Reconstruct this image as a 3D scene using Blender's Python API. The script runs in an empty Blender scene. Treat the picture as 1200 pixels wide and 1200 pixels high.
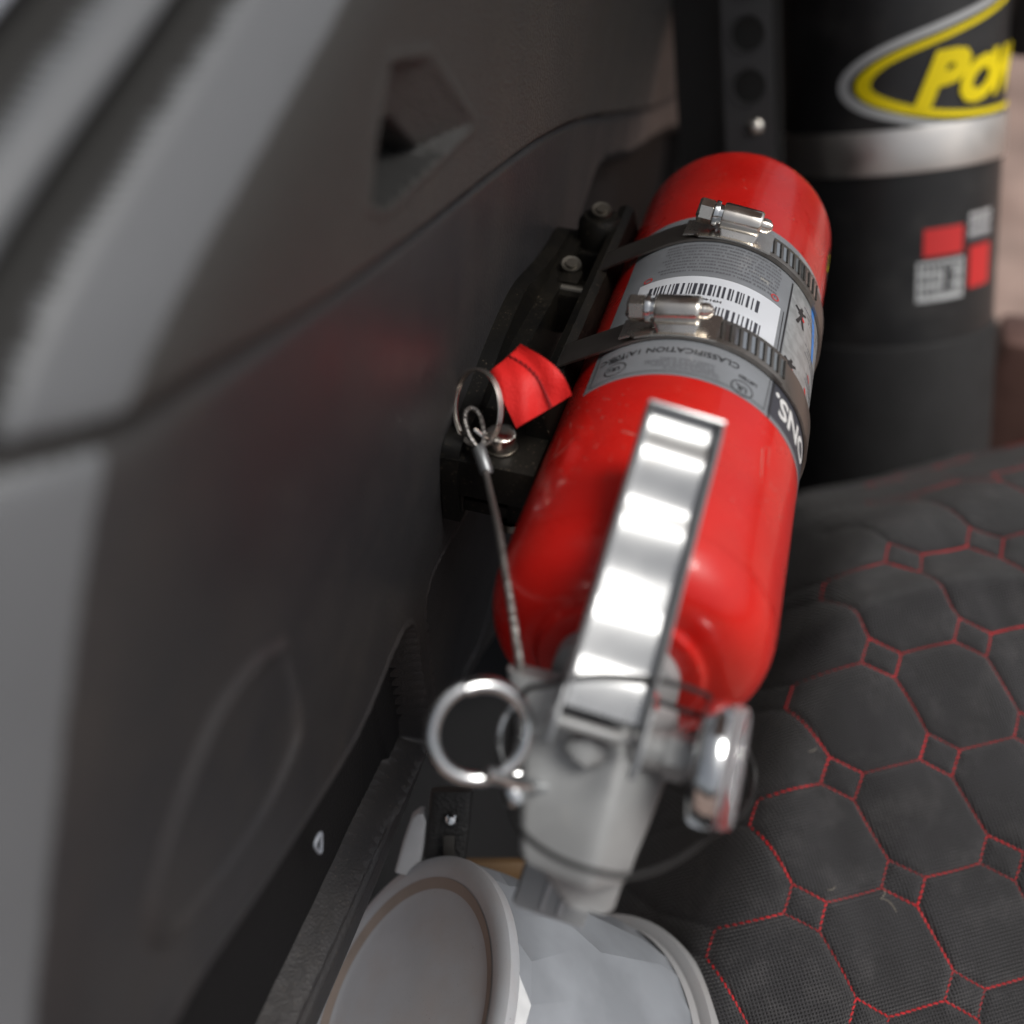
import bpy, bmesh, math, random
import numpy as np
from mathutils import Vector, Matrix
random.seed(4); rng = np.random.default_rng(4)
S = 0.001          # everything below is measured in millimetres
PI = math.pi
scene = bpy.context.scene
col = scene.collection

# ------------------------------------------------------------------ camera
# world frame: Y runs along the extinguisher and trim panel, X away from the panel, Z up
nx = np.array([.961, .207, -.183]); ay = np.array([.276, -.65, .71])
ay /= np.linalg.norm(ay); nx -= ay * (nx @ ay); nx /= np.linalg.norm(nx); vz = np.cross(nx, ay)
R = np.array([nx, ay, vz])
CAM = np.array([89.434, -248.866, 230.779])
cam = bpy.data.cameras.new('camera'); camo = bpy.data.objects.new('camera', cam); col.objects.link(camo)
m = Matrix.Identity(4)
for i in range(3):
    m[i][0] = R[i][0]; m[i][1] = -R[i][1]; m[i][2] = -R[i][2]; m[i][3] = CAM[i] * S
camo.matrix_world = m
cam.sensor_width = 36; cam.lens = 37.5; cam.clip_start = .005; cam.clip_end = 100
cam.dof.use_dof = True; cam.dof.focus_distance = .374; cam.dof.aperture_fstop = 4.1; cam.dof.aperture_blades = 9
scene.camera = camo

# ------------------------------------------------------------------ light
SUN_EL, SUN_AZ = 62., 100.      # azimuth clockwise from +Y
world = bpy.data.worlds.new('World'); scene.world = world; world.use_nodes = True
nt = world.node_tree; bg = nt.nodes['Background']
sky = nt.nodes.new('ShaderNodeTexSky'); sky.sky_type = 'NISHITA'; sky.sun_disc = False
sky.sun_elevation = math.radians(SUN_EL); sky.sun_rotation = math.radians(SUN_AZ)
sky.dust_density = 6; sky.air_density = .8
hs = nt.nodes.new('ShaderNodeHueSaturation'); hs.inputs['Saturation'].default_value = .28
nt.links.new(sky.outputs[0], hs.inputs['Color']); nt.links.new(hs.outputs[0], bg.inputs['Color'])
bg.inputs['Strength'].default_value = .10
sun = bpy.data.lights.new('sun', 'SUN'); sun.energy = 2.0; sun.angle = math.radians(26); sun.color = (1, .96, .9)
so = bpy.data.objects.new('sun', sun); col.objects.link(so)
d = Vector((math.sin(math.radians(SUN_AZ)) * math.cos(math.radians(SUN_EL)), math.cos(math.radians(SUN_AZ)) * math.cos(math.radians(SUN_EL)), math.sin(math.radians(SUN_EL))))
so.rotation_euler = d.to_track_quat('Z', 'Y').to_euler()
scene.view_settings.view_transform = 'Standard'; scene.view_settings.look = 'None'
scene.view_settings.exposure = 0.0; scene.view_settings.gamma = 1
scene.render.engine = 'CYCLES'
scene.render.resolution_x = scene.render.resolution_y = 1024

# ------------------------------------------------------------------ materials
def mat(name, color, rough=.5, metal=0., coat=0., spec=.5, noise=None, bump=None, bump2=None, dust=None, trans=0., aniso=0., emis=None, rnoise=None, sheen=0.):
    """noise=(scale, amount, detail) colour mottling; bump=(kind, scale, strength, dist mm); dust=(scale, amount, colour)"""
    M = bpy.data.materials.new(name); M.use_nodes = True
    t = M.node_tree; N = t.nodes; L = t.links; b = N['Principled BSDF']
    tc = N.new('ShaderNodeTexCoord')
    b.inputs['Base Color'].default_value = (*color, 1); b.inputs['Roughness'].default_value = rough
    b.inputs['Metallic'].default_value = metal; b.inputs['Coat Weight'].default_value = coat
    b.inputs['Coat Roughness'].default_value = .06; b.inputs['Specular IOR Level'].default_value = spec
    b.inputs['Transmission Weight'].default_value = trans; b.inputs['Anisotropic'].default_value = aniso
    b.inputs['Sheen Weight'].default_value = sheen
    cur = None
    def mix(a, bcol, fac):
        x = N.new('ShaderNodeMix'); x.data_type = 'RGBA'
        if isinstance(a, tuple): x.inputs['A'].default_value = (*a, 1)
        else: L.new(a, x.inputs['A'])
        if isinstance(bcol, tuple): x.inputs['B'].default_value = (*bcol, 1)
        L.new(fac, x.inputs['Factor']); return x.outputs['Result']
    def nz(scale, detail=4, lo=.4, hi=.6, lo_v=0., hi_v=1., rough_=.55):
        n = N.new('ShaderNodeTexNoise'); n.inputs['Scale'].default_value = scale; n.inputs['Detail'].default_value = detail
        n.inputs['Roughness'].default_value = rough_
        L.new(tc.outputs['Object'], n.inputs['Vector'])
        r = N.new('ShaderNodeMapRange'); r.inputs['From Min'].default_value = lo; r.inputs['From Max'].default_value = hi
        r.inputs['To Min'].default_value = lo_v; r.inputs['To Max'].default_value = hi_v
        L.new(n.outputs['Fac'], r.inputs['Value']); return r.outputs['Result']
    cur = tuple(color)
    if noise:
        sc, am, de = noise
        cur = mix(cur, tuple(c * (1 - am) for c in color), nz(sc, de))
    if dust:
        for (sc, am, dc, lo, hi) in dust:
            cur = mix(cur, dc, nz(sc, 6, lo, hi, 0, am, .65))
    if not isinstance(cur, tuple): L.new(cur, b.inputs['Base Color'])
    if rnoise:
        L.new(nz(rnoise[0], 5, .35, .65, rough - rnoise[1], rough + rnoise[1]), b.inputs['Roughness'])
    prev = None
    for bp in (bump, bump2):
        if not bp: continue
        kind, sc, st, dist = bp
        if kind == 'noise':
            n = N.new('ShaderNodeTexNoise'); n.inputs['Scale'].default_value = sc; n.inputs['Detail'].default_value = 3; out = n.outputs['Fac']
        elif kind == 'voronoi':
            n = N.new('ShaderNodeTexVoronoi'); n.inputs['Scale'].default_value = sc; out = n.outputs['Distance']
        L.new(tc.outputs['Object'], n.inputs['Vector'])
        bb = N.new('ShaderNodeBump'); bb.inputs['Strength'].default_value = st; bb.inputs['Distance'].default_value = dist * S
        L.new(out, bb.inputs['Height'])
        if prev: L.new(prev.outputs[0], bb.inputs['Normal'])
        prev = bb
    if prev: L.new(prev.outputs[0], b.inputs['Normal'])
    return M

DUSTC = (.30, .24, .17)
M_low = mat('lower_trim_plastic', (.025, .025, .0275), .45, spec=.42, bump=('voronoi', 950, .45, .2), bump2=('noise', 350, .25, .3),
            dust=[(14, .05, DUSTC, .45, .75), (900, .30, DUSTC, .63, .72)], rnoise=(30, .05))
M_up = mat('upper_trim_plastic', (.038, .0375, .037), .50, spec=.42, bump=('voronoi', 950, .9, .45),
           dust=[(10, .05, DUSTC, .45, .75), (800, .25, DUSTC, .63, .72)], rnoise=(25, .05))
M_trim_lit = mat('trim_plastic_painted_light', (.125, .132, .142), .45, spec=.4, bump=('voronoi', 1200, .5, .25), noise=(8, .15, 3))  # panel plastic lightened: sky light on the bend put into the colour
M_body = mat('painted_body_metal', (.38, .41, .47), .35, coat=.4)
M_arch_shade = mat('dark_arch_plastic_and_pocket_shade', (.008, .008, .009), .75, spec=.2, bump=('voronoi', 900, .6, .3))  # also carries the painted shade of the lower pocket floor
M_rub_shade = mat('black_rubber_and_hook_shade', (.012, .012, .012), .7, bump=('noise', 600, .3, .2))  # also used as painted shade inside the hook recess
M_red = mat('red_enamel', (.64, .012, .008), .31, coat=.45, spec=.35, noise=(25, .12, 3), bump=('noise', 260, .05, .25),
            dust=[(1300, .6, (.75, .5, .4), .68, .74), (300, .35, (.75, .55, .45), .69, .76), (20, .10, (.55, .2, .12), .5, .8)], rnoise=(60, .08))
M_scuff = mat('bare_scuffed_metal', (.55, .42, .36), .5, metal=.2)
M_label = mat('grey_printed_label', (.23, .245, .265), .42, coat=.25, noise=(40, .12, 4), dust=[(90, .5, (.5, .47, .4), .66, .72)])
M_silver = mat('silver_printed_label', (.40, .42, .43), .36, metal=.25, noise=(260, .25, 4), coat=.2)
M_white = mat('white_label_print', (.72, .75, .80), .45, noise=(30, .1, 3))
M_ink = mat('dark_print', (.045, .047, .06), .5)
M_blk = mat('black_print', (.02, .02, .022), .42)
M_wink = mat('white_print', (.70, .70, .70), .45)
M_rink = mat('red_print', (.62, .03, .03), .45)
M_bink = mat('blue_print', (.05, .22, .62), .45)
M_gink = mat('grey_print', (.13, .135, .15), .5)
M_steel = mat('stainless_steel', (.80, .76, .70), .22, metal=1., bump=('noise', 500, .12, .15), rnoise=(80, .08), dust=[(90, .4, (.25, .2, .15), .6, .75)])
M_band = mat('brushed_band_steel', (.34, .315, .29), .36, metal=1., bump=('noise', 700, .15, .1), dust=[(60, .5, (.12, .10, .08), .5, .75)])
M_slot = mat('band_slot_shadow', (.035, .033, .03), .6, metal=.3)
M_chrome = mat('bright_zinc', (.72, .74, .75), .13, metal=1., rnoise=(90, .06), bump=('noise', 300, .06, .2))
M_lever = mat('polished_aluminium', (.50, .51, .515), .33, metal=1., rnoise=(50, .06), dust=[(120, .3, (.35, .32, .28), .62, .72)])
M_cast = mat('grey_painted_casting', (.34, .35, .355), .50, metal=.15, coat=.1, bump=('noise', 220, .15, .4), noise=(35, .2, 4), dust=[(60, .3, (.4, .37, .32), .6, .75)])
M_brk = mat('black_anodised_bracket', (.0035, .0034, .0032), .5, spec=.2, dust=[(22, .05, (.16, .13, .08), .45, .7), (900, .4, DUSTC, .62, .7)], bump=('noise', 500, .2, .2))
M_bolt = mat('dull_bolt_steel', (.17, .16, .14), .4, metal=1.)
M_tag = mat('red_nylon_webbing', (.80, .016, .014), .6, bump=('voronoi', 1300, .5, .25), bump2=('noise', 60, .3, 1.0), noise=(40, .12, 4))
M_thr = mat('dark_red_thread', (.30, .01, .012), .6)
M_wire = mat('steel_cable', (.26, .25, .24), .42, metal=.9, bump=('voronoi', 900, .8, .4))
M_crimp = mat('lead_grey_crimp', (.23, .24, .25), .42, metal=.8)
M_tank = mat('satin_black_tank', (.022, .022, .023), .38, spec=.5, noise=(20, .2, 3), dust=[(30, .05, (.5, .48, .45), .5, .8)], rnoise=(30, .06))
M_boot = mat('black_tank_boot', (.014, .014, .015), .72, bump=('noise', 500, .4, .4), noise=(60, .3, 4))
M_yel = mat('yellow_decal', (.92, .74, .004), .45, spec=.3)
M_tband = mat('tank_band_steel', (.86, .83, .79), .40, metal=1., rnoise=(40, .08))
M_wdec = mat('white_decal', (.52, .54, .55), .4)
M_perf = mat('black_steel_bar', (.045, .045, .047), .4)
M_bowl = mat('speckled_grey_plastic', (.30, .305, .315), .42, spec=.4, noise=(18, .12, 4),
             dust=[(1300, .9, (.05, .05, .055), .665, .69), (30, .18, (.34, .27, .23), .45, .7)])
M_bowlbase = mat('speckled_plastic_painted_light', (.40, .415, .44), .42, spec=.4, noise=(18, .12, 4), dust=[(1300, .9, (.06, .06, .065), .665, .69), (30, .25, (.34, .24, .18), .45, .7)])  # same bowl plastic, lightened to paint light onto the shaded base
M_bowlb = mat('brown_tinged_plastic', (.26, .21, .18), .45, noise=(30, .2, 4))
M_film = mat('translucent_bowl_side', (.27, .29, .32), .3, coat=.3, noise=(25, .2, 4), bump=('noise', 40, .3, 2.))
M_strap = mat('black_nylon_strap', (.007, .007, .0075), .6, bump=('voronoi', 700, .5, .5))
M_pad = mat('white_plastic', (.40, .41, .43), .5, noise=(40, .15, 3))
M_stitch = mat('red_stitch_thread', (.60, .012, .02), .6, spec=.3, noise=(90, .45, 3))
M_lint = mat('pale_lint', (.30, .27, .22), .8)
M_lens = mat('clear_gauge_lens', (.93, .93, .95), .06, trans=.9, coat=.3)
M_dial = mat('gauge_dial', (.5, .5, .52), .5)
M_mark = mat('silver_mark', (.30, .33, .38), .4)
M_nub = mat('grey_slotted_plastic', (.25, .26, .27), .4, noise=(60, .1, 3))
M_floor = mat('black_cargo_carpet', (.010, .010, .011), .95, bump=('noise', 300, .5, 1.))
M_ground = mat('brown_ground', (.33, .235, .20), .85, noise=(5, .35, 5), dust=[(3, .6, (.16, .10, .08), .45, .6)])
M_board = mat('brown_leather', (.13, .07, .058), .5, noise=(20, .3, 4))
M_tan = mat('tan_edge', (.10, .055, .02), .6, noise=(30, .2, 4))

def fabric_material(nm, c_):
    M = mat(nm, c_, .62, spec=.35, sheen=.15, noise=(22, .35, 5), dust=[(60, .18, (.2, .19, .19), .5, .8)])
    t = M.node_tree; N = t.nodes; L = t.links; b = N['Principled BSDF']
    uv = N.new('ShaderNodeUVMap'); uv.uv_map = 'UVMap'
    sp = N.new('ShaderNodeSeparateXYZ'); L.new(uv.outputs[0], sp.inputs[0])
    outs = []
    for ax, k in (('X', 2 * PI / 1.35), ('Y', 2 * PI / 1.35)):
        mu = N.new('ShaderNodeMath'); mu.operation = 'MULTIPLY'; mu.inputs[1].default_value = k; L.new(sp.outputs[ax], mu.inputs[0])
        s = N.new('ShaderNodeMath'); s.operation = 'SINE'; L.new(mu.outputs[0], s.inputs[0]); outs.append(s)
    mx = N.new('ShaderNodeMath'); mx.operation = 'MAXIMUM'; L.new(outs[0].outputs[0], mx.inputs[0]); L.new(outs[1].outputs[0], mx.inputs[1])
    bb = N.new('ShaderNodeBump'); bb.inputs['Strength'].default_value = 1.; bb.inputs['Distance'].default_value = .45 * S
    L.new(mx.outputs[0], bb.inputs['Height']); L.new(bb.outputs[0], b.inputs['Normal'])
    # the weave's open holes are darker than its threads
    src = b.inputs['Base Color'].links[0].from_socket
    r = N.new('ShaderNodeMapRange'); r.inputs['From Min'].default_value = -.6; r.inputs['From Max'].default_value = .9
    r.inputs['To Min'].default_value = .12; r.inputs['To Max'].default_value = 1.6; L.new(mx.outputs[0], r.inputs['Value'])
    m2 = N.new('ShaderNodeVectorMath'); m2.operation = 'SCALE'; L.new(src, m2.inputs[0]); L.new(r.outputs[0], m2.inputs['Scale'])
    L.new(m2.outputs[0], b.inputs['Base Color'])
    return M
M_fab = fabric_material('black_mesh_fabric', (.021, .0205, .023))
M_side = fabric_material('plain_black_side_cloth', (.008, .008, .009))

# ------------------------------------------------------------------ helpers
class MB:
    def __init__(self): self.v = []; self.f = []
    def add(self, vs, fs):
        o = len(self.v); self.v += [tuple(map(float, p)) for p in vs]; self.f += [tuple(i + o for i in q) for q in fs]; return self
    def box(self, c, size, rot=None, bev=0.):
        hx, hy, hz = [s / 2 for s in size]; bm = bmesh.new(); bmesh.ops.create_cube(bm, size=1)
        for v in bm.verts: v.co = Vector((v.co.x * size[0], v.co.y * size[1], v.co.z * size[2]))
        if bev: bmesh.ops.bevel(bm, geom=bm.edges[:], offset=bev, segments=2, profile=.6, affect='EDGES')
        bm.verts.index_update(); Q = np.array(rot) if rot is not None else np.eye(3)
        vs = [Q @ np.array(v.co) + np.array(c, float) for v in bm.verts]; fs = [[v.index for v in f.verts] for f in bm.faces]; bm.free()
        return self.add(vs, fs)
    def grid(self, P, closed_u=False, closed_v=False):
        P = np.asarray(P); nu, nv = P.shape[:2]; fs = []
        for i in range(nu - (0 if closed_u else 1)):
            for j in range(nv - (0 if closed_v else 1)):
                a, b = i, (i + 1) % nu; c, d_ = j, (j + 1) % nv
                fs.append((a * nv + c, b * nv + c, b * nv + d_, a * nv + d_))
        return self.add(P.reshape(-1, 3), fs)
    def lathe(self, prof, origin, axis, seg=64, ref=None):
        """prof: (radius, height along axis)"""
        ax = unit(axis); u, w = frame(ax, ref)
        P = [[np.array(origin) + ax * h + r * (math.cos(t) * u + math.sin(t) * w) for t in np.linspace(0, 2 * PI, seg, endpoint=False)] for r, h in prof]
        return self.grid(np.array(P), closed_v=True)
    def tube(self, pts, r, seg=12, closed=False, caps=True):
        pts = np.array(pts, float); n = len(pts); rr = np.broadcast_to(r, n)
        T = np.roll(pts, -1, 0) - np.roll(pts, 1, 0) if closed else np.gradient(pts, axis=0)
        T /= np.linalg.norm(T, axis=1)[:, None] + 1e-12; u, _ = frame(T[0]); rings = []
        for i in range(n):
            u = u - T[i] * (u @ T[i]); u /= np.linalg.norm(u); w = np.cross(T[i], u)
            rings.append([pts[i] + rr[i] * (math.cos(t) * u + math.sin(t) * w) for t in np.linspace(0, 2 * PI, seg, endpoint=False)])
        o = len(self.v); self.grid(np.array(rings), closed_u=closed, closed_v=True)
        if caps and not closed:
            self.f.append(tuple(o + k for k in range(seg))[::-1]); self.f.append(tuple(o + (n - 1) * seg + k for k in range(seg)))
        return self
    def prism(self, poly, origin, ux, uy, depth):
        """closed outline extruded along ux x uy by depth"""
        ux = np.array(ux, float); uy = np.array(uy, float); uz = np.cross(ux, uy); n = len(poly); o = np.array(origin, float)
        a = [o + ux * x + uy * y for x, y in poly]; b = [p + uz * depth for p in a]
        fs = [tuple(range(n))[::-1], tuple(range(n, 2 * n))] + [(i, (i + 1) % n, n + (i + 1) % n, n + i) for i in range(n)]
        return self.add(a + b, fs)
def unit(a): a = np.array(a, float); return a / np.linalg.norm(a)
def frame(ax, ref=None):
    ax = unit(ax); ref = np.array(ref if ref is not None else ((0, 0, 1) if abs(ax[2]) < .9 else (1, 0, 0)), float)
    u = ref - ax * (ref @ ax); u = unit(u); return u, np.cross(ax, u)
def spline(pts, n=60, closed=False):
    P = np.array(pts, float); m_ = len(P); out = []
    segs = m_ if closed else m_ - 1
    for i in range(segs):
        g = lambda k: P[k % m_] if closed else P[min(max(k, 0), m_ - 1)]
        p0, p1, p2, p3 = g(i - 1), g(i), g(i + 1), g(i + 2); k = max(2, n // segs)
        for t in np.arange(k) / k:
            out.append(.5 * ((2 * p1) + (-p0 + p2) * t + (2 * p0 - 5 * p1 + 4 * p2 - p3) * t * t + (-p0 + 3 * p1 - 3 * p2 + p3) * t ** 3))
    if not closed: out.append(P[-1])
    return np.array(out)
WLOC = {}
def thing(name, label, cat, loc, group=None):
    o = bpy.data.objects.new(name, None); col.objects.link(o); o.location = [c * S for c in loc]; o.empty_display_size = .01
    o['label'] = label; o['category'] = cat; WLOC[o] = np.array(loc, float)
    if group: o['group'] = group
    return o
def build(name, mb, material, parent=None, smooth=35, recalc=True, loc=None, uv=None):
    base = WLOC.get(parent, np.zeros(3)) if parent else (np.array(loc, float) if loc is not None else np.zeros(3))
    V = (np.array(mb.v) - base) * S
    me = bpy.data.meshes.new(name); me.from_pydata(V.tolist(), [], mb.f); me.validate()
    if recalc:
        bm = bmesh.new(); bm.from_mesh(me); bmesh.ops.remove_doubles(bm, verts=bm.verts, dist=1e-6)
        bmesh.ops.recalc_face_normals(bm, faces=bm.faces); bm.to_mesh(me); bm.free()
    me.materials.append(material)
    if smooth: 
        me.shade_smooth(); me.set_sharp_from_angle(angle=math.radians(smooth))
    if uv is not None:
        l = me.uv_layers.new(name='UVMap'); idx = np.zeros(len(me.loops), dtype=np.int32); me.loops.foreach_get('vertex_index', idx)
        l.data.foreach_set('uv', np.asarray(uv, dtype=np.float32)[idx].ravel())
    o = bpy.data.objects.new(name, me); col.objects.link(o)
    if parent: o.parent = parent; WLOC[o] = base
    elif loc is not None: o.location = base * S; WLOC[o] = base
    else: WLOC[o] = np.zeros(3)
    return o
def tag(o, label, cat, group=None):
    o['label'] = label; o['category'] = cat
    if group: o['group'] = group
    return o
def text_mesh(body, size, shear=0., bold=0., maxedge=2.5, sx=1., align='LEFT', space=1.):
    cu = bpy.data.curves.new('lettering', 'FONT'); cu.body = body; cu.size = size; cu.shear = shear; cu.offset = bold; cu.align_x = align
    cu.space_character = space; cu.resolution_u = 3
    o = bpy.data.objects.new('lettering', cu); col.objects.link(o)
    dg = bpy.context.evaluated_depsgraph_get(); me = bpy.data.meshes.new_from_object(o.evaluated_get(dg))
    bm = bmesh.new(); bm.from_mesh(me); bmesh.ops.triangulate(bm, faces=bm.faces)
    for _ in range(6):
        e = [e for e in bm.edges if abs(e.verts[0].co.x - e.verts[1].co.x) > maxedge]
        if not e: break
        bmesh.ops.subdivide_edges(bm, edges=e, cuts=1); bmesh.ops.triangulate(bm, faces=bm.faces)
    bm.verts.index_update(); vs = [(v.co.x * sx, v.co.y) for v in bm.verts]; fs = [tuple(v.index for v in f.verts) for f in bm.faces]
    bm.free(); bpy.data.objects.remove(o); bpy.data.meshes.remove(me); bpy.data.curves.remove(cu)
    return vs, fs

# ------------------------------------------------------------------ side trim panel (height field over its plane)
def smax(a, b, k):
    m_ = np.maximum(a, b); return m_ + k * np.log(np.exp((a - m_) / k) + np.exp((b - m_) / k)) - k * .35
def seg_dist(Y, Z, pts, closed=False):
    """distance to a polyline and signed side (positive = left of travel)"""
    P = np.array(pts, float); best = np.full(Y.shape, 1e9); side = np.zeros(Y.shape); par = np.zeros(Y.shape); acc = 0.
    n = len(P) if closed else len(P) - 1
    for i in range(n):
        a, b = P[i], P[(i + 1) % len(P)]; e = b - a; L = np.hypot(*e)
        t = ((Y - a[0]) * e[0] + (Z - a[1]) * e[1]) / L ** 2; tc = np.clip(t, 0, 1)
        dd = np.hypot(Y - a[0] - tc * e[0], Z - a[1] - tc * e[1]); cr = e[0] * (Z - a[1]) - e[1] * (Y - a[0])
        mk = dd < best; best = np.where(mk, dd, best); side = np.where(mk, np.sign(cr), side); par = np.where(mk, acc + tc * L, par); acc += L
    return best, side, par
def inside(Y, Z, pts):
    c = np.zeros(Y.shape, bool); n = len(pts)
    for i in range(n):
        (x1, y1), (x2, y2) = pts[i], pts[(i + 1) % n]
        if y1 == y2: continue
        c ^= ((y1 > Z) != (y2 > Z)) & (Y < (x2 - x1) * (Z - y1) / (y2 - y1) + x1)
    return c
def sdf(Y, Z, pts):
    d_, _, _ = seg_dist(Y, Z, pts, True); return np.where(inside(Y, Z, pts), -d_, d_)
def sstep(x, a, b): t = np.clip((x - a) / (b - a), 0, 1); return t * t * (3 - 2 * t)
SEAM = spline([(-260, 150), (-200, 139), (-157, 129.5), (-136, 123.7), (-120, 120.8), (-61, 105.5), (-5, 93), (50, 82), (101, 70.7), (150, 57), (205, 38.7), (300, 4), (420, -38), (560, -80)], 70)
HOOK = [(-27, 143), (-1, 135.5), (34, 105), (-35, 112.5), (-44, 118), (-38, 130)]
def pocket(Y, Z):
    return np.maximum(np.maximum(sdf(Y, Z, HOOK), 17 - (-.657 * (Y + 1) - .754 * (Z - 135.5))), 1.8 - np.abs(Z - 127.5 + .12 * (Y + 20)))
LOW = spline([(-36, -36), (-30, -44), (-24, -80), (-20, -116), (-26, -120), (-45, -117), (-85, -110), (-150, -104), (-215, -92), (-225, -60), (-215, -20), (-178, -8), (-130, -24), (-80, -38), (-45, -34)], 90, True)
ROUND = spline([(-114, 42), (-108, 36), (-107, 15), (-112, 4), (-135, 3), (-168, 16), (-172, 30), (-160, 42), (-140, 50), (-122, 47)], 60, True)
CONT = spline([(60, -48), (10, -38), (-8, -36), (-17, -44), (-16, -60), (-12, -92), (-8, -130)], 40)
CONT2 = spline([(90, -120), (72, -132), (52, -140), (34, -141), (28, -150)], 24)
DARK = [(205, -12), (238, -2), (262, -6), (340, -36), (480, -80), (620, -130), (620, -190), (205, -190)]
def panel_X(Y, Z):
    d1 = (Z - 153 - .3 * (Y + 50)) / 1.044; d2 = -.84 * (Y + 161) + .55 * (Z - 95)
    dd = smax(d1, d2, 8.); X = -.75 * 5 * np.log1p(np.exp(np.clip(dd / 5, -30, 30)))
    on_up = None
    ds, side, par = seg_dist(Y, Z, SEAM); up = side > 0
    # gentle barrel and slow waviness of moulded plastic
    X = X + 1.2 * np.sin(Y / 60. + .6) * np.sin(Z / 50. + 1) * sstep(Y, -150, -60)
    gap = 1.4 + .8 * np.sin(par / 37.) + .5 * np.sin(par / 11.)
    X = X - 2.2 * np.exp(-(ds / (1.0 + sstep(-Y, 60, 150) * 2.2)) ** 2) * (.5 + .25 * gap)
    X = X + np.where(up, 0.9 * sstep(ds, 0.2, 1.6), 0)
    # grooves of the door seal side on the upper trim
    X = X - np.where(up, 10 * np.exp(-((dd - 19) / 3.2) ** 4) + 10 * np.exp(-((dd - 32) / 4.0) ** 4), 0)
    # hook recess
    s = sdf(Y, Z, HOOK); ramp = np.clip(.36 * (-.657 * (Y + 1) - .754 * (Z - 135.5)), 0, 11)
    X = X - ramp * sstep(-s, 0, 2.0) - 7 * sstep(-pocket(Y, Z), 0, 1.5) + .5 * np.exp(-((s - 1.2) / 1.2) ** 2)
    
    s = sdf(Y, Z, LOW); X = X - 11.0 * sstep(-s, -.3, 2.0) + .9 * np.exp(-((s - 1.) / 1.) ** 2)
    X = X - 2.0 * sstep(-sdf(Y, Z, [(-200, -110), (-34, -118), (-42, -60), (-52, -60), (-60, -104), (-200, -98)]), 0, 2)
    ds2, _, _ = seg_dist(Y, Z, ROUND, True); X = X + 1.7 * np.exp(-(ds2 / 1.6) ** 2)
    ds3, sd3, _ = seg_dist(Y, Z, CONT); X = X - 2.5 * sstep(ds3, 0, 1.5) * (sd3 > 0) * sstep(60 - ds3, 0, 30) * (Y > -25) * (Z < -30) + .6 * np.exp(-(ds3 / .9) ** 2)
    ds4, _, _ = seg_dist(Y, Z, CONT2); X = X + 1.4 * np.exp(-(ds4 / .9) ** 2)
    s = sdf(Y, Z, DARK); X = X - 14 * sstep(-s, -1, 8)
    return X, up, dd, d1, d2
def bottom_edge(Y): return -128.5 - 24 * sstep(Y, -10, 40) - 22 * sstep(Y, 35, 100) - 160 * sstep(Y, 110, 200)
ys = np.concatenate([np.arange(-262, -60, .8), np.arange(-60, 230, .9), np.arange(230, 640, 3.)])
zn = 480; ts = np.linspace(0, 1, zn)
YY = np.repeat(ys[:, None], zn, 1); ZB = bottom_edge(YY); ZZ = ZB + (252 - ZB) * ts[None]
XX, UP, DD, D1, D2 = panel_X(YY, ZZ)
XX += .15 * np.exp(-((ZZ - ZB - 5) / 5.) ** 2) * (YY < 60)          # rolled lip along the bottom edge
XX -= 7 * np.exp(-((ZZ - ZB) / 1.2) ** 2)
G = np.stack([XX, YY, ZZ], -1)
fidx = np.arange(G.shape[0] * zn).reshape(-1, zn)
quads = np.stack([fidx[:-1, :-1], fidx[1:, :-1], fidx[1:, 1:], fidx[:-1, 1:]], -1)
upf = UP[:-1, :-1]; sl = (((np.abs(DD - 18.5) < 3.4) | (np.abs(DD - 32) < 4.2)) & UP & (D1 > D2 - 6))[:-1, :-1]
DS = seg_dist(YY, ZZ, SEAM)[0]; sl = sl | ((DS < .3 + 2.2 * sstep(-YY, 95, 150)) & (YY < -90))[:-1, :-1]
wf = (DD[:-1, :-1] > 37) & (D1[:-1, :-1] > D2[:-1, :-1]) & upf & ~sl
trim = thing('side_trim_panel', 'dark grey grained plastic cargo side panel with seam, hook recess and rounded outlines', 'trim panel', (0, -50, 0))
def sub(mask):
    q = quads[mask]; used = np.unique(q); re = np.full(G.shape[0] * zn, -1); re[used] = np.arange(len(used))
    mb = MB(); mb.v = G.reshape(-1, 3)[used].tolist(); mb.f = re[q].tolist(); return mb
pk = (pocket(YY, ZZ) < .5)[:-1, :-1]; dk = (sdf(YY, ZZ, DARK) < 3)[:-1, :-1]
build('hook_painted_shade', sub(pk), M_rub_shade, trim, smooth=60, recalc=False); build('arch_cover', sub(dk), M_arch_shade, trim, smooth=60, recalc=False)  # hook pockets: panel plastic painted black for the shade inside
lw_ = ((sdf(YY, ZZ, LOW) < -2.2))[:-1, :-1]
build('pocket_floor_painted_shade', sub(lw_), M_arch_shade, trim, smooth=60, recalc=False)  # same panel plastic; the recess shade is put into its dark colour
lit_bend = (DD[:-1, :-1] > 1.5) & ~wf & ~sl
build('door_seal', sub(sl), M_rub_shade, trim, smooth=60, recalc=False)
build('lower_trim', sub(~upf & ~lit_bend & ~dk & ~sl & ~lw_), M_low, trim, smooth=60, recalc=False)
build('upper_trim', sub(upf & ~wf & ~lit_bend & ~pk & ~sl), M_up, trim, smooth=60, recalc=False)
build('upper_trim_painted_light', sub(upf & lit_bend), M_trim_lit, trim, smooth=60, recalc=False); build('lower_trim_painted_light', sub(~upf & lit_bend), M_trim_lit, trim, smooth=60, recalc=False)  # bent part of the trim, painted lighter for the light it catches
build('window_frame', sub(wf), M_body, trim, smooth=60, recalc=False)
back = MB().box((-52, 180, 0), (4, 900, 240)); build('light_block_board', back, M_rub_shade, trim)  # unseen board added behind the panel to block light
mk = MB(); c0 = np.array([-4.6, -102.5, -62.5])
tri = [(-1.6, 3.6), (0, 4.4), (1.6, 3.6), (1.7, 1.5), (.1, -4.4), (-1.5, 1.2)]
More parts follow.
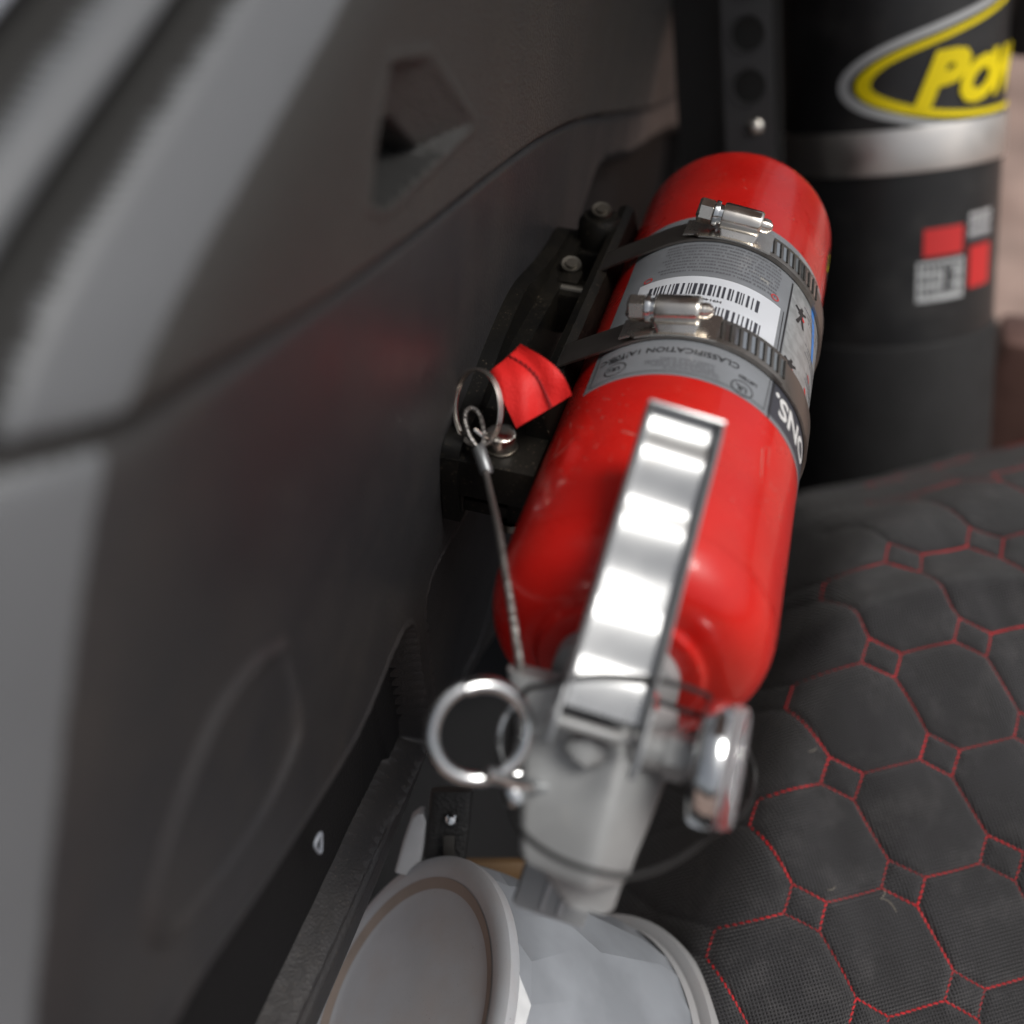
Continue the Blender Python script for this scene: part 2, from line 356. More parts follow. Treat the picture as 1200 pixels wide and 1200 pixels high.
loop = spline([(c0[0] + .2, c0[1] + x * 1.2, c0[2] + y * 1.0) for x, y in tri], 36, True)
build('moulded_mark', mk.tube(loop, .55, 8, True), M_mark, trim)

# ------------------------------------------------------------------ cargo floor and ground behind
fl = build('cargo_floor', MB().box((60, 60, -345), (480, 1000, 10)), M_floor); fl['kind'] = 'structure'
gr = build('ground', MB().box((2000, 4000, -905), (30000, 30000, 10)), M_ground); gr['kind'] = 'structure'

# unseen vehicle roof, added to block and shape light; open rear and right
M_roof_blocker = mat('grey_roof_blocker', (.22, .22, .22), .9, bump=('noise', 200, .5, .5))
rf = build('light_blocking_roof', MB().box((145, 670, 700), (650, 1240, 24)), M_roof_blocker); rf['kind'] = 'structure'

# ------------------------------------------------------------------ quilted seat cover
P0 = np.array([155.44, -19.87, -167.16]); g1 = np.array([37.04, 20.93, 2.56]); g2 = np.array([29.16, -29.80, -18.06])
Ns = unit(np.cross(g2, g1)); Ns = Ns if Ns[2] > 0 else -Ns
nw = lambda a, b, f, p: np.sin(a * f + p) * np.sin(b * f * .8 + p * 1.7)
def lat_edges(p, q):
    """distance (mm, approx) to the nearest line of the octagon-and-diamond lattice"""
    fp = p - np.round(p); fq = q - np.round(q); a = .215
    ax_, aq = np.abs(fp), np.abs(fq)
    dd = np.abs(ax_ + aq - a) * 28.                                  # diamond sides
    d1_ = np.where(ax_ > a, aq, np.hypot(ax_ - a, aq)) * 40.         # along g1
    d2_ = np.where(aq > a, ax_, np.hypot(aq - a, ax_)) * 38.
    dd = np.where((ax_ <= a + .02) & (aq <= a + .02), dd, 99)
    return np.minimum(np.minimum(dd, d1_), d2_)
def seat_pt(p, q, puff=True):
    base = P0 + p[..., None] * g1 + q[..., None] * g2
    X, Y = base[..., 0], base[..., 1]
    h = np.zeros(p.shape)
    xb = 132 + .17 * Y; sft = 4.5 * np.log1p(np.exp(np.clip((xb - X) / 4.5, -30, 30)))
    h -= 4.5 * sft
    yb = 88 + .4 * (X - 155); far = np.maximum(0, Y - yb); ye = 124 + .80 * (X - 130)
    h -= far ** 2 / 85. / (1 + far / 70.); h -= 1.6 * 8 * np.log1p(np.exp(np.clip((Y - ye) / 8., -30, 30))); h += 7 * np.exp(-((Y - yb - 62) / 20.) ** 2) * (.6 + .4 * np.sin(X / 24.)) + 7 * np.exp(-((Y - yb - 12 - 8 * np.sin(X / 27.)) / 9.) ** 2)
    h += 4.2 * np.sin(X / 31. + Y / 70.) * np.sin(Y / 38.) + 2.0 * np.sin(X / 13. + 1) * np.sin(Y / 17. + X / 40.)
    h += .35 * np.sin((X * .9 + Y * .3) / 3.1 + 2 * np.sin(Y / 19.)) * sstep(np.sin(X / 23. + Y / 31.), -.2, .9)
    if puff:
        e = lat_edges(p, q); h += 1.7 * (1 - np.exp(-e / 5.)) - 1.0 * np.exp(-(e / 1.0) ** 2)
    return base + h[..., None] * Ns
step = 1 / 44.
ps = np.arange(-4.2, 7.2, step); qs = np.arange(-8.2, 2.2, step)
PP, QQ = np.meshgrid(ps, qs, indexing='ij'); SG = seat_pt(PP, QQ)
seat = thing('quilted_seat_cover', 'black mesh quilted seat cover with red octagon and diamond stitching', 'seat cover', (190, 20, -130))
mb = MB(); n1, n2 = PP.shape; mb.v = SG.reshape(-1, 3).tolist(); ii = np.arange(n1 * n2).reshape(n1, n2)
mb.f = np.stack([ii[:-1, :-1], ii[1:, :-1], ii[1:, 1:], ii[:-1, 1:]], -1).reshape(-1, 4).tolist()
UV = np.stack([PP * 42.6 + QQ * 45.4 * .21, QQ * 45.4 * .977], -1).reshape(-1, 2)
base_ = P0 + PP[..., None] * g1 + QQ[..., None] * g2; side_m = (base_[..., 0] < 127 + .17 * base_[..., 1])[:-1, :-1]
qd = np.stack([ii[:-1, :-1], ii[1:, :-1], ii[1:, 1:], ii[:-1, 1:]], -1)
mb.f = qd[~side_m].tolist(); build('quilted_fabric', mb, M_fab, seat, smooth=60, recalc=False, uv=UV)
mb2 = MB(); mb2.v = mb.v; mb2.f = qd[side_m].tolist(); build('side_cloth', mb2, M_side, seat, smooth=60, recalc=False, uv=UV)
# stitches: each a little bead of thread lying in the groove
proto = MB().lathe([(.0, -1.15), (.30, -.95), (.42, 0), (.30, .95), (.0, 1.15)], (0, 0, 0), (1, 0, 0), 6)
st = MB(); pv = np.array(proto.v); a = .215; segs = []
for i in range(-4, 8):
    for j in range(-8, 3):
        r_, l_, u_, d_ = (i + a, j), (i - a, j), (i, j + a), (i, j - a)
        segs += [(r_, u_), (u_, l_), (l_, d_), (d_, r_), (r_, (i + 1 - a, j)), (u_, (i, j + 1 - a))]
for A_, B_ in segs:
    A_ = np.array(A_); B_ = np.array(B_); L = np.linalg.norm((B_ - A_)[0] * g1 + (B_ - A_)[1] * g2); n = max(3, int(L / 2.35))
    bow = random.uniform(-.02, .02)
    tt = np.linspace(0, 1, n + 1); perp = np.array([-(B_ - A_)[1], (B_ - A_)[0]])
    pq = A_[None] + (B_ - A_)[None] * tt[:, None] + perp[None] * (bow * np.sin(tt * PI))[:, None]
    W = seat_pt(pq[:, 0], pq[:, 1])
    if (W[:, 0] - .17 * W[:, 1]).min() < 119 or W[:, 0].max() > 420: continue
    thick = random.choice([.42, .55, .7, .85, 1.0, 1.2])
    for k in range(n):
        c = (W[k] + W[k + 1]) / 2 + Ns * .25; ax_ = unit(W[k + 1] - W[k]); u, w = frame(ax_, Ns)
        ax_ = unit(ax_ + w * .28)
        u, w = frame(ax_, Ns); Q = np.stack([ax_, u, w], 1)
        st.add((Q @ (pv * np.array([1, thick, thick])).T).T + c, proto.f)
so_ = build('stitching', st, M_stitch, seat, recalc=False); so_['kind'] = 'stuff'

for k in range(4):
    p_, q_ = random.uniform(-.6, 2.4), random.uniform(-1.8, .9); an = random.uniform(0, 6.28)
    arc = [(p_ + .05 * t * math.cos(an + t * .3), q_ + .05 * t * math.sin(an + t * .3)) for t in np.linspace(0, random.uniform(1.2, 4), 10)]
    W = seat_pt(np.array([a[0] for a in arc]), np.array([a[1] for a in arc])) + Ns * .35
    build('lint_fibre', MB().tube(W, .13, 5), M_lint, seat)

# ------------------------------------------------------------------ black gas tank, its strap band and decals
tt_ = unit(R @ np.array([-.118, -.915, -.385])); f0 = np.array([141.3, 405.9, -41.4]) + R @ np.array([3., 0, 0])
vd = f0 - CAM; vd = unit(vd - tt_ * (vd @ tt_)); RT = 69.; A0 = f0 + vd * RT; e1 = np.cross(tt_, vd); e1 = e1 if e1[0] > 0 else -e1; e2 = -vd
def tk(phi, h, r=RT): p = math.radians(phi); return A0 + tt_ * h + r * (math.sin(p) * e1 + math.cos(p) * e2)
tank = thing('gas_tank', 'upright satin black gas cylinder with yellow and white logo behind the red extinguisher', 'gas tank', tuple(A0 - tt_ * 280))
H0 = f0 @ tt_; 
build('tank_body', MB().lathe([(0, -290), (60, -288), (68, -280), (RT, -265), (RT, 330), (0, 331)], A0, tt_, 128), M_tank, tank)
build('rubber_boot', MB().lathe([(RT - 2, -118), (RT + 1.5, -120), (RT + 2.4, -124), (RT + 2.4, -285), (RT - 4, -292)], A0, tt_, 128), M_boot, tank)
def tk_strip(poly_top, poly_bot, off):
    return np.array([[tk(p, h, RT + off) for p, h in poly_top], [tk(p, h, RT + off) for p, h in poly_bot]])
build('strap_band', MB().lathe([(RT + .2, -12.5), (RT + 1.6, -12.3), (RT + 1.8, -11.5), (RT + 1.8, 12.5), (RT + 1.6, 13.3), (RT + .2, 13.5)], A0, tt_, 128), M_tband, tank)
def tdec(name, pts, mt, off=.5, parent=tank):       # closed outline in (phi, h), filled and wrapped
    bm = bmesh.new(); vs = [bm.verts.new((p * RT * PI / 180, h, 0)) for p, h in pts]; bm.faces.new(vs); bmesh.ops.triangulate(bm, faces=bm.faces)
    for _ in range(7):
        e = [e for e in bm.edges if e.calc_length() > 5]
        if not e: break
        bmesh.ops.subdivide_edges(bm, edges=e, cuts=1); bmesh.ops.triangulate(bm, faces=bm.faces)
    bm.verts.index_update(); mb = MB(); mb.v = [tuple(tk(v.co.x / RT * 180 / PI, v.co.y, RT + off)) for v in bm.verts]; mb.f = [tuple(v.index for v in f.verts) for f in bm.faces]; bm.free()
    return build(name, mb, mt, parent)
def band_poly(c, w):      # centre line with half widths -> outline
    c = np.array(c, float); T = np.gradient(c, axis=0); T[:, 0] *= 1.2; T /= np.linalg.norm(T, axis=1)[:, None]; Nn = np.stack([-T[:, 1], T[:, 0] / 1.2], 1)
    w = np.interp(np.linspace(0, 1, len(c)), np.linspace(0, 1, len(w)), w)[:, None]
    return [tuple(p) for p in np.concatenate([c + Nn * w, (c - Nn * w)[::-1]])]
outer = spline([(84, 92), (68, 84.5), (48, 76), (25, 68), (2, 60), (-13, 52), (-21, 43), (-20, 34), (-11, 26), (4, 19.5), (20, 14.5), (32, 12.8)], 66)
inner = spline([(86, 86), (68, 78.5), (48, 70), (26, 62), (6, 55), (-6, 48.5), (-12, 41), (-10, 34), (0, 27.5), (16, 21.5), (34, 18), (54, 17), (80, 18)], 66)
logo = tdec('logo_ring', band_poly(outer, [.8, 2, 2.6, 2.6, 2.8, 3.0, 2.2, 1.2]), M_wdec, .9)
logo['label'] = 'white outer sweep of the logo'
tdec('logo_ring', band_poly(inner, [.6, 1.6, 2.2, 2.6, 3.6, 3.6, 2.8, 2.2, 1.8]), M_yel, 1.15)['label'] = 'yellow inner sweep of the logo'
vs, fs = text_mesh('P', 40, shear=.45, bold=.9, maxedge=4, sx=.86); 
def tank_text(items, name, mt, off):
    for body, size, phi0, h0, sx, slope, bold in items:
        mb = MB(); vs, fs = text_mesh(body, size, shear=.35, bold=bold, maxedge=4, sx=sx)
        mb.add([tk(phi0 + x / RT * 180 / PI, h0 + y + x * slope, RT + off) for x, y in vs], fs); build(name, mb, mt, tank)
tank_text([('P', 39, 11, 24.5, 1.2, .05, 2.3), ('O', 30, 32, 25, 1.1, .05, 2.4), ('W', 32, 51, 27, .85, .06, 2.2)], 'logo_lettering', M_yel, 1.5)
# lower sticker patches
def tquad(p0, p1, h0, h1, mt, off, name, parent=tank): return tdec(name, [(p0, h0), (p1, h0), (p1, h1), (p0, h1)], mt, off, parent)
stk = tquad(15, 41, -92, -67, M_wdec, .6, 'sticker'); tquad(18, 40, -64, -47, M_rink, .6, 'sticker')['label'] = 'red sticker patch'
tquad(45, 62, -88, -62, M_rink, .6, 'sticker')['label'] = 'red sticker patch at the tank edge'
tquad(43, 62, -58, -42, M_gink, .6, 'sticker'); stk['label'] = 'pale sticker with dark lettering marks'
mb = MB()
for k in range(8):
    for jj in range(3):
        ph = 17 + k * 2.9; 
        if jj == 1 and 3 < k < 6: continue
        q = [(ph, -88 + jj * 7.4), (ph + random.uniform(1.2, 2.2), -88 + jj * 7.4), (ph + 1.6, -83.5 + jj * 7.4), (ph, -83.5 + jj * 7.4)]
        mb.add([tk(a_, h_, RT + .9) for a_, h_ in q], [(0, 1, 2, 3)])
mb.add([tk(a_, h_, RT + .95) for a_, h_ in [(29, -86), (33, -86), (34, -72), (30, -72)]], [(0, 1, 2, 3)])
build('sticker_print', mb, M_blk, stk)
mb = MB()
for h_ in (-55, -49, -44):
    for k in range(6): mb.add([tk(44 + k * 3, h_, RT + .9), tk(46 + k * 3, h_, RT + .9), tk(46 + k * 3, h_ + 2.6, RT + .9), tk(44 + k * 3, h_ + 2.6, RT + .9)], [(0, 1, 2, 3)])
build('sticker_print', mb, M_wink, stk)

# perforated bar beside the tank
bar = thing('perforated_bar', 'black steel bar with a row of round holes beside the gas tank', 'bracket', tuple(np.array([64.4, 371.9, -26.6]) - tt_ * 200))
bc = np.array([57, 387, -9.]); bx = e1 * 1.0; bz = tt_; bn = np.cross(bx, bz); bn = bn if bn @ (CAM - bc) > 0 else -bn
bm = bmesh.new(); holes = [(0.5, 28.2 * k + 3) for k in range(0, 8)]
pts = [(-14, -260), (14, -260), (14, 280), (-14, 280)]
outer_v = [bm.verts.new((x, y, 0)) for x, y in pts]; edges = [bm.edges.new((outer_v[i], outer_v[(i + 1) % 4])) for i in range(4)]
for hx, hy in holes:
    hv = [bm.verts.new((hx + 9.5 * math.cos(t), hy + 9.5 * math.sin(t), 0)) for t in np.linspace(0, 2 * PI, 28, endpoint=False)]
    edges += [bm.edges.new((hv[i], hv[(i + 1) % 28])) for i in range(28)]
bmesh.ops.triangle_fill(bm, edges=edges, use_beauty=True)
ret = bmesh.ops.extrude_face_region(bm, geom=bm.faces[:]); 
for v in [g for g in ret['geom'] if isinstance(g, bmesh.types.BMVert)]: v.co.z -= 5
bm.verts.index_update(); Qb = np.stack([unit(bx), unit(bz), unit(bn)], 1)
mb = MB(); mb.v = [tuple(Qb @ np.array(v.co) + bc) for v in bm.verts]; mb.f = [tuple(v.index for v in f.verts) for f in bm.faces]; bm.free()
build('punched_bar', mb, M_perf, bar)
mb = MB()
for hx, hy in holes: mb.lathe([(9.4, -4), (9.9, -1), (10.2, .7), (10.7, .7), (11, 0)], bc + unit(bx) * hx + unit(bz) * hy, bn, 28)
build('hole_rim', mb, M_perf, bar)
build('back_channel', MB().box(bc - bn * 22 - unit(bx) * 14, (62, 540, 8), Qb), M_rub_shade, bar)
build('rivet', MB().lathe([(0, 2.6), (3, 2.2), (4.6, .9), (4.9, 0)], bc + unit(bx) * 3.0 - unit(bz) * 19.5, bn, 24), M_steel, bar)

o = build('black_storage_box', MB().box((283, 655, 42), (130, 50, 190), bev=14), M_rub_shade, loc=(292, 655, -53)); tag(o, 'black padded box edge at the top right corner beside the gas cylinder', 'storage box')
# brown leather edge behind the tank
mb = MB().box((326, 512, -290), (120, 50, 178), bev=12)
o = build('leather_case', mb, M_board, loc=(330, 560, -385)); tag(o, 'brown leather case at the right edge behind the gas tank', 'case')

# ------------------------------------------------------------------ fire extinguisher
EX, EZ, ER = 72.5, 0., 41.
ext = thing('fire_extinguisher', 'scuffed red fire extinguisher with grey label lying strapped along the side panel', 'fire extinguisher', (EX, 80, EZ - ER))
prof = [(0, 184), (20, 184.5), (30, 186.5), (34, 190), (37.5, 193), (39.8, 192), (40.8, 188.5), (41, 184), (41, 150), (41, 60), (41, 0), (41, -38), (40.8, -42), (40.1, -47), (38.2, -52), (34.6, -56), (29.5, -58.4), (24.8, -59.4),
        (23.6, -60.2), (22.8, -61.0), (20.5, -61.4), (14.5, -61.8), (13.6, -63), (13.2, -74)]
pf = spline([(r, h, 0) for r, h in prof], 110)
cyl = build('cylinder_shell', MB().lathe([(max(0, p[0]), p[1]) for p in pf], (EX, 0, EZ), (0, 1, 0), 160), M_red, ext, smooth=50)
def cy(th, Y, r=ER): t = math.radians(th); return np.array([EX + r * math.sin(t), Y, EZ + r * math.cos(t)])
def cpatch(name, th0, th1, Y0, Y1, mt, off, parent, n=None):
    n = n or max(3, int(abs(th1 - th0) / 2)); 
    P = [[cy(t, y, ER + off) for y in (Y0, Y1)] for t in np.linspace(th0, th1, n)]
    return build(name, MB().grid(np.array(P)), mt, parent, smooth=60)
def cline(mb, pts, w, off):        # thin printed line through (th,Y)
    for (a0, y0), (a1, y1) in zip(pts[:-1], pts[1:]):
        n = max(2, int(abs(a1 - a0) / 2)); L = np.array([(a1 - a0) * ER * PI / 180, y1 - y0]); pr_ = np.array([-L[1], L[0]]) / np.hypot(*L) * w / 2
        P = [[cy(a0 + (a1 - a0) * t + sg * pr_[0] / ER * 180 / PI, y0 + (y1 - y0) * t + sg * pr_[1], ER + off) for sg in (-1, 1)] for t in np.linspace(0, 1, n)]
        mb.grid(np.array(P))
# paint chips and scuffs: slivers of bare pale metal on the enamel
mb = MB(); r2 = random.Random(9)
for k in range(150):
    t_, y_ = r2.choice([(r2.uniform(-75, -20), r2.uniform(-25, 22)), (r2.uniform(-60, 80), r2.uniform(-30, 22)), (r2.uniform(-60, 75), r2.uniform(135, 182))])
    sz = r2.uniform(.10, .34); n_ = r2.randint(4, 6); rr_ = [sz * r2.uniform(.4, 1.3) for _ in range(n_)]
    mb.add([cy(t_ + rr_[q] * math.cos(2 * PI * q / n_) / ER * 57.3, y_ + rr_[q] * math.sin(2 * PI * q / n_), ER + .05) for q in range(n_)], [tuple(range(n_))])
for pts in ([(-55.5, 4), (-55, 0), (-54.5, -6)], [(-54.5, -6), (-50, -6.6), (-46, -5)], [(-46, -5), (-44.5, -2)], [(-52, 10), (-50, 6)], [(-35, 14), (-31, 12.5)], [(40, 8), (42, -4)], [(44, 12), (44.5, 3)], [(-20, -6), (-14, -8)]):
    cline(mb, pts, r2.uniform(.12, .26), .06)
o = build('paint_scuffs', mb, M_scuff, cyl); o['kind'] = 'stuff'
# paper label: a sheet with real thickness wrapped round the shell
P = [[cy(t, y, r) for (y, r) in ((23, ER - .02), (23, ER + .16), (130.5, ER + .16), (130.5, ER - .02))] for t in np.linspace(-50, 215, 130)]
lab = build('paper_label', MB().grid(np.array(P)), M_label, ext, smooth=25)
cpatch('silver_zone', 41, 130, 44, 130, M_silver, .22, lab); cpatch('serial_panel', -38, 35.5, 50, 84, M_white, .22, lab)
cpatch('logo_panel', 38.5, 130, 25, 44, M_ink, .22, lab)
def ctext(items, name, mt, off, mirror=False):
    for body, size, th0, y0, sx, bold in items:
        mb = MB(); vs, fs = text_mesh(body, size, bold=bold, maxedge=3, sx=sx)
        mb.add([cy(th0 - x / ER * 180 / PI, y0 - y, ER + off) for x, y in vs], fs)
        o_ = build(name, mb, mt, lab)
    return o_
ctext([('CLASSIFICATION 1A:10B:C', 4.0, 21, 38.2, 1.0, .05), ('LISTED', 2.3, 31.0, 33.6, 1., .05), ('LISTED', 2.3, -29.5, 36.0, 1., .05),
       ('UL', 3.4, 26.6, 28.2, 1., .12), ('UL', 3.2, -31.7, 31, .9, .1), ('C', 2.2, -36.4, 31, .9, .1),
       ('H91400646', 2.2, 6, 69.6, 1.15, .05)], 'lettering', M_blk, .3)
ctext([('ONS.', 13.2, 77.5, 38.6, .86, .35)], 'logo_lettering', M_wink, .3)['label'] = 'large white lettering on the dark panel'
mb = MB()
for th_, y_, r_ in ((24.2, 27.2, 3.3), (-34.3, 29.8, 3.3)):
    ring = [(th_ + r_ * 1.15 * math.cos(t) / ER * 180 / PI, y_ + r_ * math.sin(t)) for t in np.linspace(0, 2 * PI, 33)]
    cline(mb, ring, .42, .3)
cline(mb, [(-47, 45), (-46.5, 24.8), (0, 24.8), (36.6, 24.8), (37.4, 44)], .28, .28)
cline(mb, [(39.6, 23), (40.2, 106)], .7, .3); cline(mb, [(37.6, 84), (38, 50)], .3, .3)
build('printed_lines', mb, M_blk, lab)
# bar codes
mb = MB()
for y0, y1, a0, a1 in ((71.5, 79, -31, 25), (57.5, 65.5, -20, 26)):
    th_ = a0
    while th_ < a1:
        w = random.choice([.7, .7, 1.2, 1.7]); mb.grid(np.array([[cy(t, y, ER + .3) for y in (y0, y1)] for t in (th_, th_ + w)])); th_ += w + random.choice([.6, .8, 1.1, 1.5])
build('barcode', mb, M_ink, lab)
# rows of small print too fine to read: broken lines of ink
mb = MB()
def smallprint(rows, a0, a1, y0, dy, h, ragged=6):
    for r_ in range(rows):
        th_ = a1 - random.uniform(0, ragged * .3); end = a0 + random.uniform(0, ragged)
        while th_ > end:
            w = random.uniform(.5, 1.5)
            for q in range(1):
                y_ = y0 + r_ * dy; mb.grid(np.array([[cy(t, y, ER + .28) for y in (y_, y_ + h * random.uniform(.75, 1))] for t in (th_ - w, th_)]))
            th_ -= w + (random.uniform(.9, 1.3) if random.random() < .2 else .35)
smallprint(9, -30, 33, 87.5, 2.35, 1.2); smallprint(5, -24, 14, 26.2, 1.35, .75, 14); smallprint(3, 9, 33, 52, 1.6, .8)
smallprint(4, 50, 74, 96, 2.4, 1.1, 10); smallprint(3, 56, 80, 78, 2.4, 1.1, 8); smallprint(3, 56, 80, 66, 2.0, 1.0, 8)
fp = build('small_print', mb, M_gink, lab); fp['kind'] = 'stuff'
for th_, y_, r_ in ((31, 87.6, 1.5), (-34, 86, 1.5)):
    mb = MB(); cline(mb, [(th_ + r_ * math.cos(t) / ER * 180 / PI, y_ + r_ * math.sin(t)) for t in np.linspace(0, 2 * PI, 17)], .5, .34); build('red_symbol', mb, M_rink, lab)
for th_, y_ in ((50.5, 93.5), (48.5, 58.5)):
    mb = MB(); cline(mb, [(th_ + .8, y_ - 1.6), (th_ + 2.8, y_ - 1.2), (th_ + .6, y_ - .2)], .8, .4); build('red_mark', mb, M_rink, lab)
# black pictograms of a standing figure
for th_, y_ in ((49, 92), (47, 57)):
    mb = MB()
    def P_(pts): 
        mb.add([cy(th_ + a_ / ER * 180 / PI, y_ + b_, ER + .36) for a_, b_ in pts], [tuple(range(len(pts)))])
    P_([(-2, -5), (-.4, -5), (.9, -1), (-.3, -.4)]); P_([(-.3, -.4), (.9, -1), (2.6, -4.8), (3.8, -4.4), (1.9, 1.2), (.4, 1.4)])
    P_([(-1.2, 1.0), (1.9, .9), (1.6, 4.2), (-.6, 4.4)]); P_([(-3.3, 3.2), (-2.6, 4.4), (-.5, 3.4), (-.9, 2)]); P_([(.1, 4.6), (1.4, 4.6), (1.5, 6), (.2, 6.2)])
    P_([(1.6, 4), (3.4, 5.4), (4.0, 4.6), (1.9, 2.6)]); build('pictogram', mb, M_blk, lab)
mb = MB(); cline(mb, [(56, 116), (60, 109), (64, 101), (67, 92), (69, 84)], 3.0, .33); build('blue_stripe', mb, M_bink, lab)
mb = MB(); cline(mb, [(64, 62), (68, 57), (72, 52)], 1.6, .33); cline(mb, [(66, 72), (69, 70)], 1., .33); build('red_stripe', mb, M_rink, lab)
o = cpatch('round_sticker', 74, 100, 158, 176, M_blk, .15, ext); o['label'] = 'dark sticker at the far right of the shell'
mb = MB(); cline(mb, [(77, 160), (79, 167), (77, 174)], 1.4, .3); build('sticker_ring', mb, M_yel, o)

# valve head: tapered grey casting round the neck
def at(px, py, depth):       # survey point seen at photo pixel (1200 px frame) at a given depth
    return CAM + R @ (np.array([(px - 600) / 1250., (py - 600) / 1250., 1.]) * depth)
view = R[:, 2]
def loft(secs, seg=40, n=3.2, ridge=False):
    """secs: (centre, half width, half thick, width axis, thick axis)"""
    P = []
    for c, hw, ht, wa, ta in secs:
        ring = []
        for t in np.linspace(0, 2 * PI, seg, endpoint=False):
            cx_, sy_ = math.cos(t), math.sin(t); k = lambda v: math.copysign(abs(v) ** (2 / n), v)
            x_, y_ = k(cx_), k(sy_)
            if ridge and y_ > 0: y_ = float(np.interp(x_, [-1, -.92, .12, .3, .93, 1], [0, .15, .93, .95, .35, 0]))
            ring.append(np.array(c) + unit(wa) * hw * x_ + unit(ta) * ht * y_)
        P.append(ring)
    mb = MB(); mb.grid(np.array(P), closed_v=True); mb.f.append(tuple(range(seg))[::-1]); mb.f.append(tuple(len(mb.v) - seg + i for i in range(seg)))
    return mb
WA = R @ np.array([1, .22, .10]); TA = R @ np.array([-.05, .15, -1])
secs = []
for px, py, dp, w_, th_ in ((722, 812, 280, 150, 9), (716, 824, 273, 182, 11), (711, 850, 270, 194, 12.5), (702, 910, 266, 184, 13), (692, 960, 264, 166, 12.5), (682, 1005, 264, 148, 12), (678, 1026, 264, 140, 11), (676, 1034, 265, 126, 9.5)):
    secs.append((at(px, py, dp) + view * th_, w_ * dp / 1250 / 2, th_, WA, TA))
vh = build('valve_head', loft(secs, 72, 2.6, True), M_cast, ext, smooth=55)
secs = [(at(px, py, dp) + view * 6, w_ * dp / 1250 / 2, 5, WA, TA) for px, py, dp, w_ in ((680, 1020, 272, 108), (684, 1036, 273, 96), (688, 1052, 274, 78), (690, 1062, 275, 68), (690, 1067, 275, 56))]
build('discharge_horn', loft(secs, 40, 4), M_cast, vh)
build('neck_collar', MB().lathe([(14, -54), (17.5, -56), (17.5, -66), (15, -68), (13, -70), (13, -84)], (EX, 0, EZ), (0, 1, 0), 48), M_cast, vh)
# left ear of the casting with the pin boss
secs = [(at(px, py, 283), 9, 5, WA, TA) for px, py in ((634, 790), (634, 800), (640, 830), (645, 880))]
build('casting_ear', loft(secs, 32, 3), M_cast, vh)
secs = [(at(px, py, 268), w_, 3, WA, TA) for px, py, w_ in ((690, 862, 1), (690, 868, 4.5), (688, 880, 6), (686, 890, 4), (686, 894, 1))]
build('cast_boss', loft(secs, 24, 2), M_cast, vh)

# squeeze lever: bright channel with raised sides, folded back above the shell
la = at(706, 838, 257); lb = at(803, 488, 273); lv = unit(lb - la); LL = np.linalg.norm(lb - la)
lw = unit(R @ np.array([1, .20, 0])); lw = unit(lw - lv * (lw @ lv)); ln = np.cross(lw, lv); ln = ln if ln @ view < 0 else -ln
nl = 90; rows = []
for i in range(nl):
    t = i / (nl - 1); s_ = t * LL; hw = 10.1 + .7 * (1 - t)
    dip = 0.
    for a0_, a1_, fall in ((.845, .955, 2.0), (.60, .70, 1.6), (.29, .36, .9), (.10, .17, .8)):
        dip += fall * (float(sstep(np.array(t), a0_ - .16, a0_)) - float(sstep(np.array(t), a0_, a1_)))
    dip -= .8
    c = la + lv * s_
    lip = 2.2 * (1 - .55 * sstep(np.array(t), .95, 1.))
    sec_ = [(-hw, -6), (-hw - .2, lip), (-hw + .55, lip + .5), (-hw + 1.3, lip), (-hw + 1.7, dip - 1.0), (-hw + 2.2, dip - 1.2), (-hw + 2.7, dip - 1.24), (0, dip - 1.25), (hw - 2.7, dip - 1.24), (hw - 2.2, dip - 1.2), (hw - 1.7, dip - 1.0), (hw - 1.3, lip), (hw - .55, lip + .5), (hw + .2, lip), (hw, -6), (hw - 1.3, -6), (hw - 1.5, -3), (0, dip - 3.4), (-hw + 1.5, -3), (-hw + 1.3, -6)]
    rows.append([c + lw * x + ln * y for x, y in sec_])
mb = MB().grid(np.array(rows), closed_v=True); ns = len(rows[0]); mb.f.append(tuple(range(ns))); mb.f.append(tuple((nl - 1) * ns + i for i in range(ns))[::-1])
lev = build('squeeze_lever', mb, M_lever, ext, smooth=24)
build('lever_end_lip', MB().box(lb - ln * .3 + lv * .6, (20.4, 1.4, 5), np.stack([lw, lv, ln], 1), bev=.6), M_lever, lev)
# lever cheeks running down into the casting
for sgn, ex_ in ((-1, 14), (1, 17)):
    a0 = la + lw * sgn * 10.8; b0 = a0 - lv * ex_ * .75 - ln * 1
    secs = [(a0 + lv * 4, .9, 3, lw, ln), (a0, .9, 3.4, lw, ln), (a0 * .4 + b0 * .6, 1.0, 3.8, lw, ln), (b0, .9, 2.4, lw, ln)]
    build('lever_cheek', loft(secs, 16, 3), M_lever, lev)
build('hinge_pin', MB().tube([la - lw * 12.5 - ln * 6 - lv * 4, la + lw * 12.5 - ln * 6 - lv * 4], 1.6, 16), M_cast, lev)

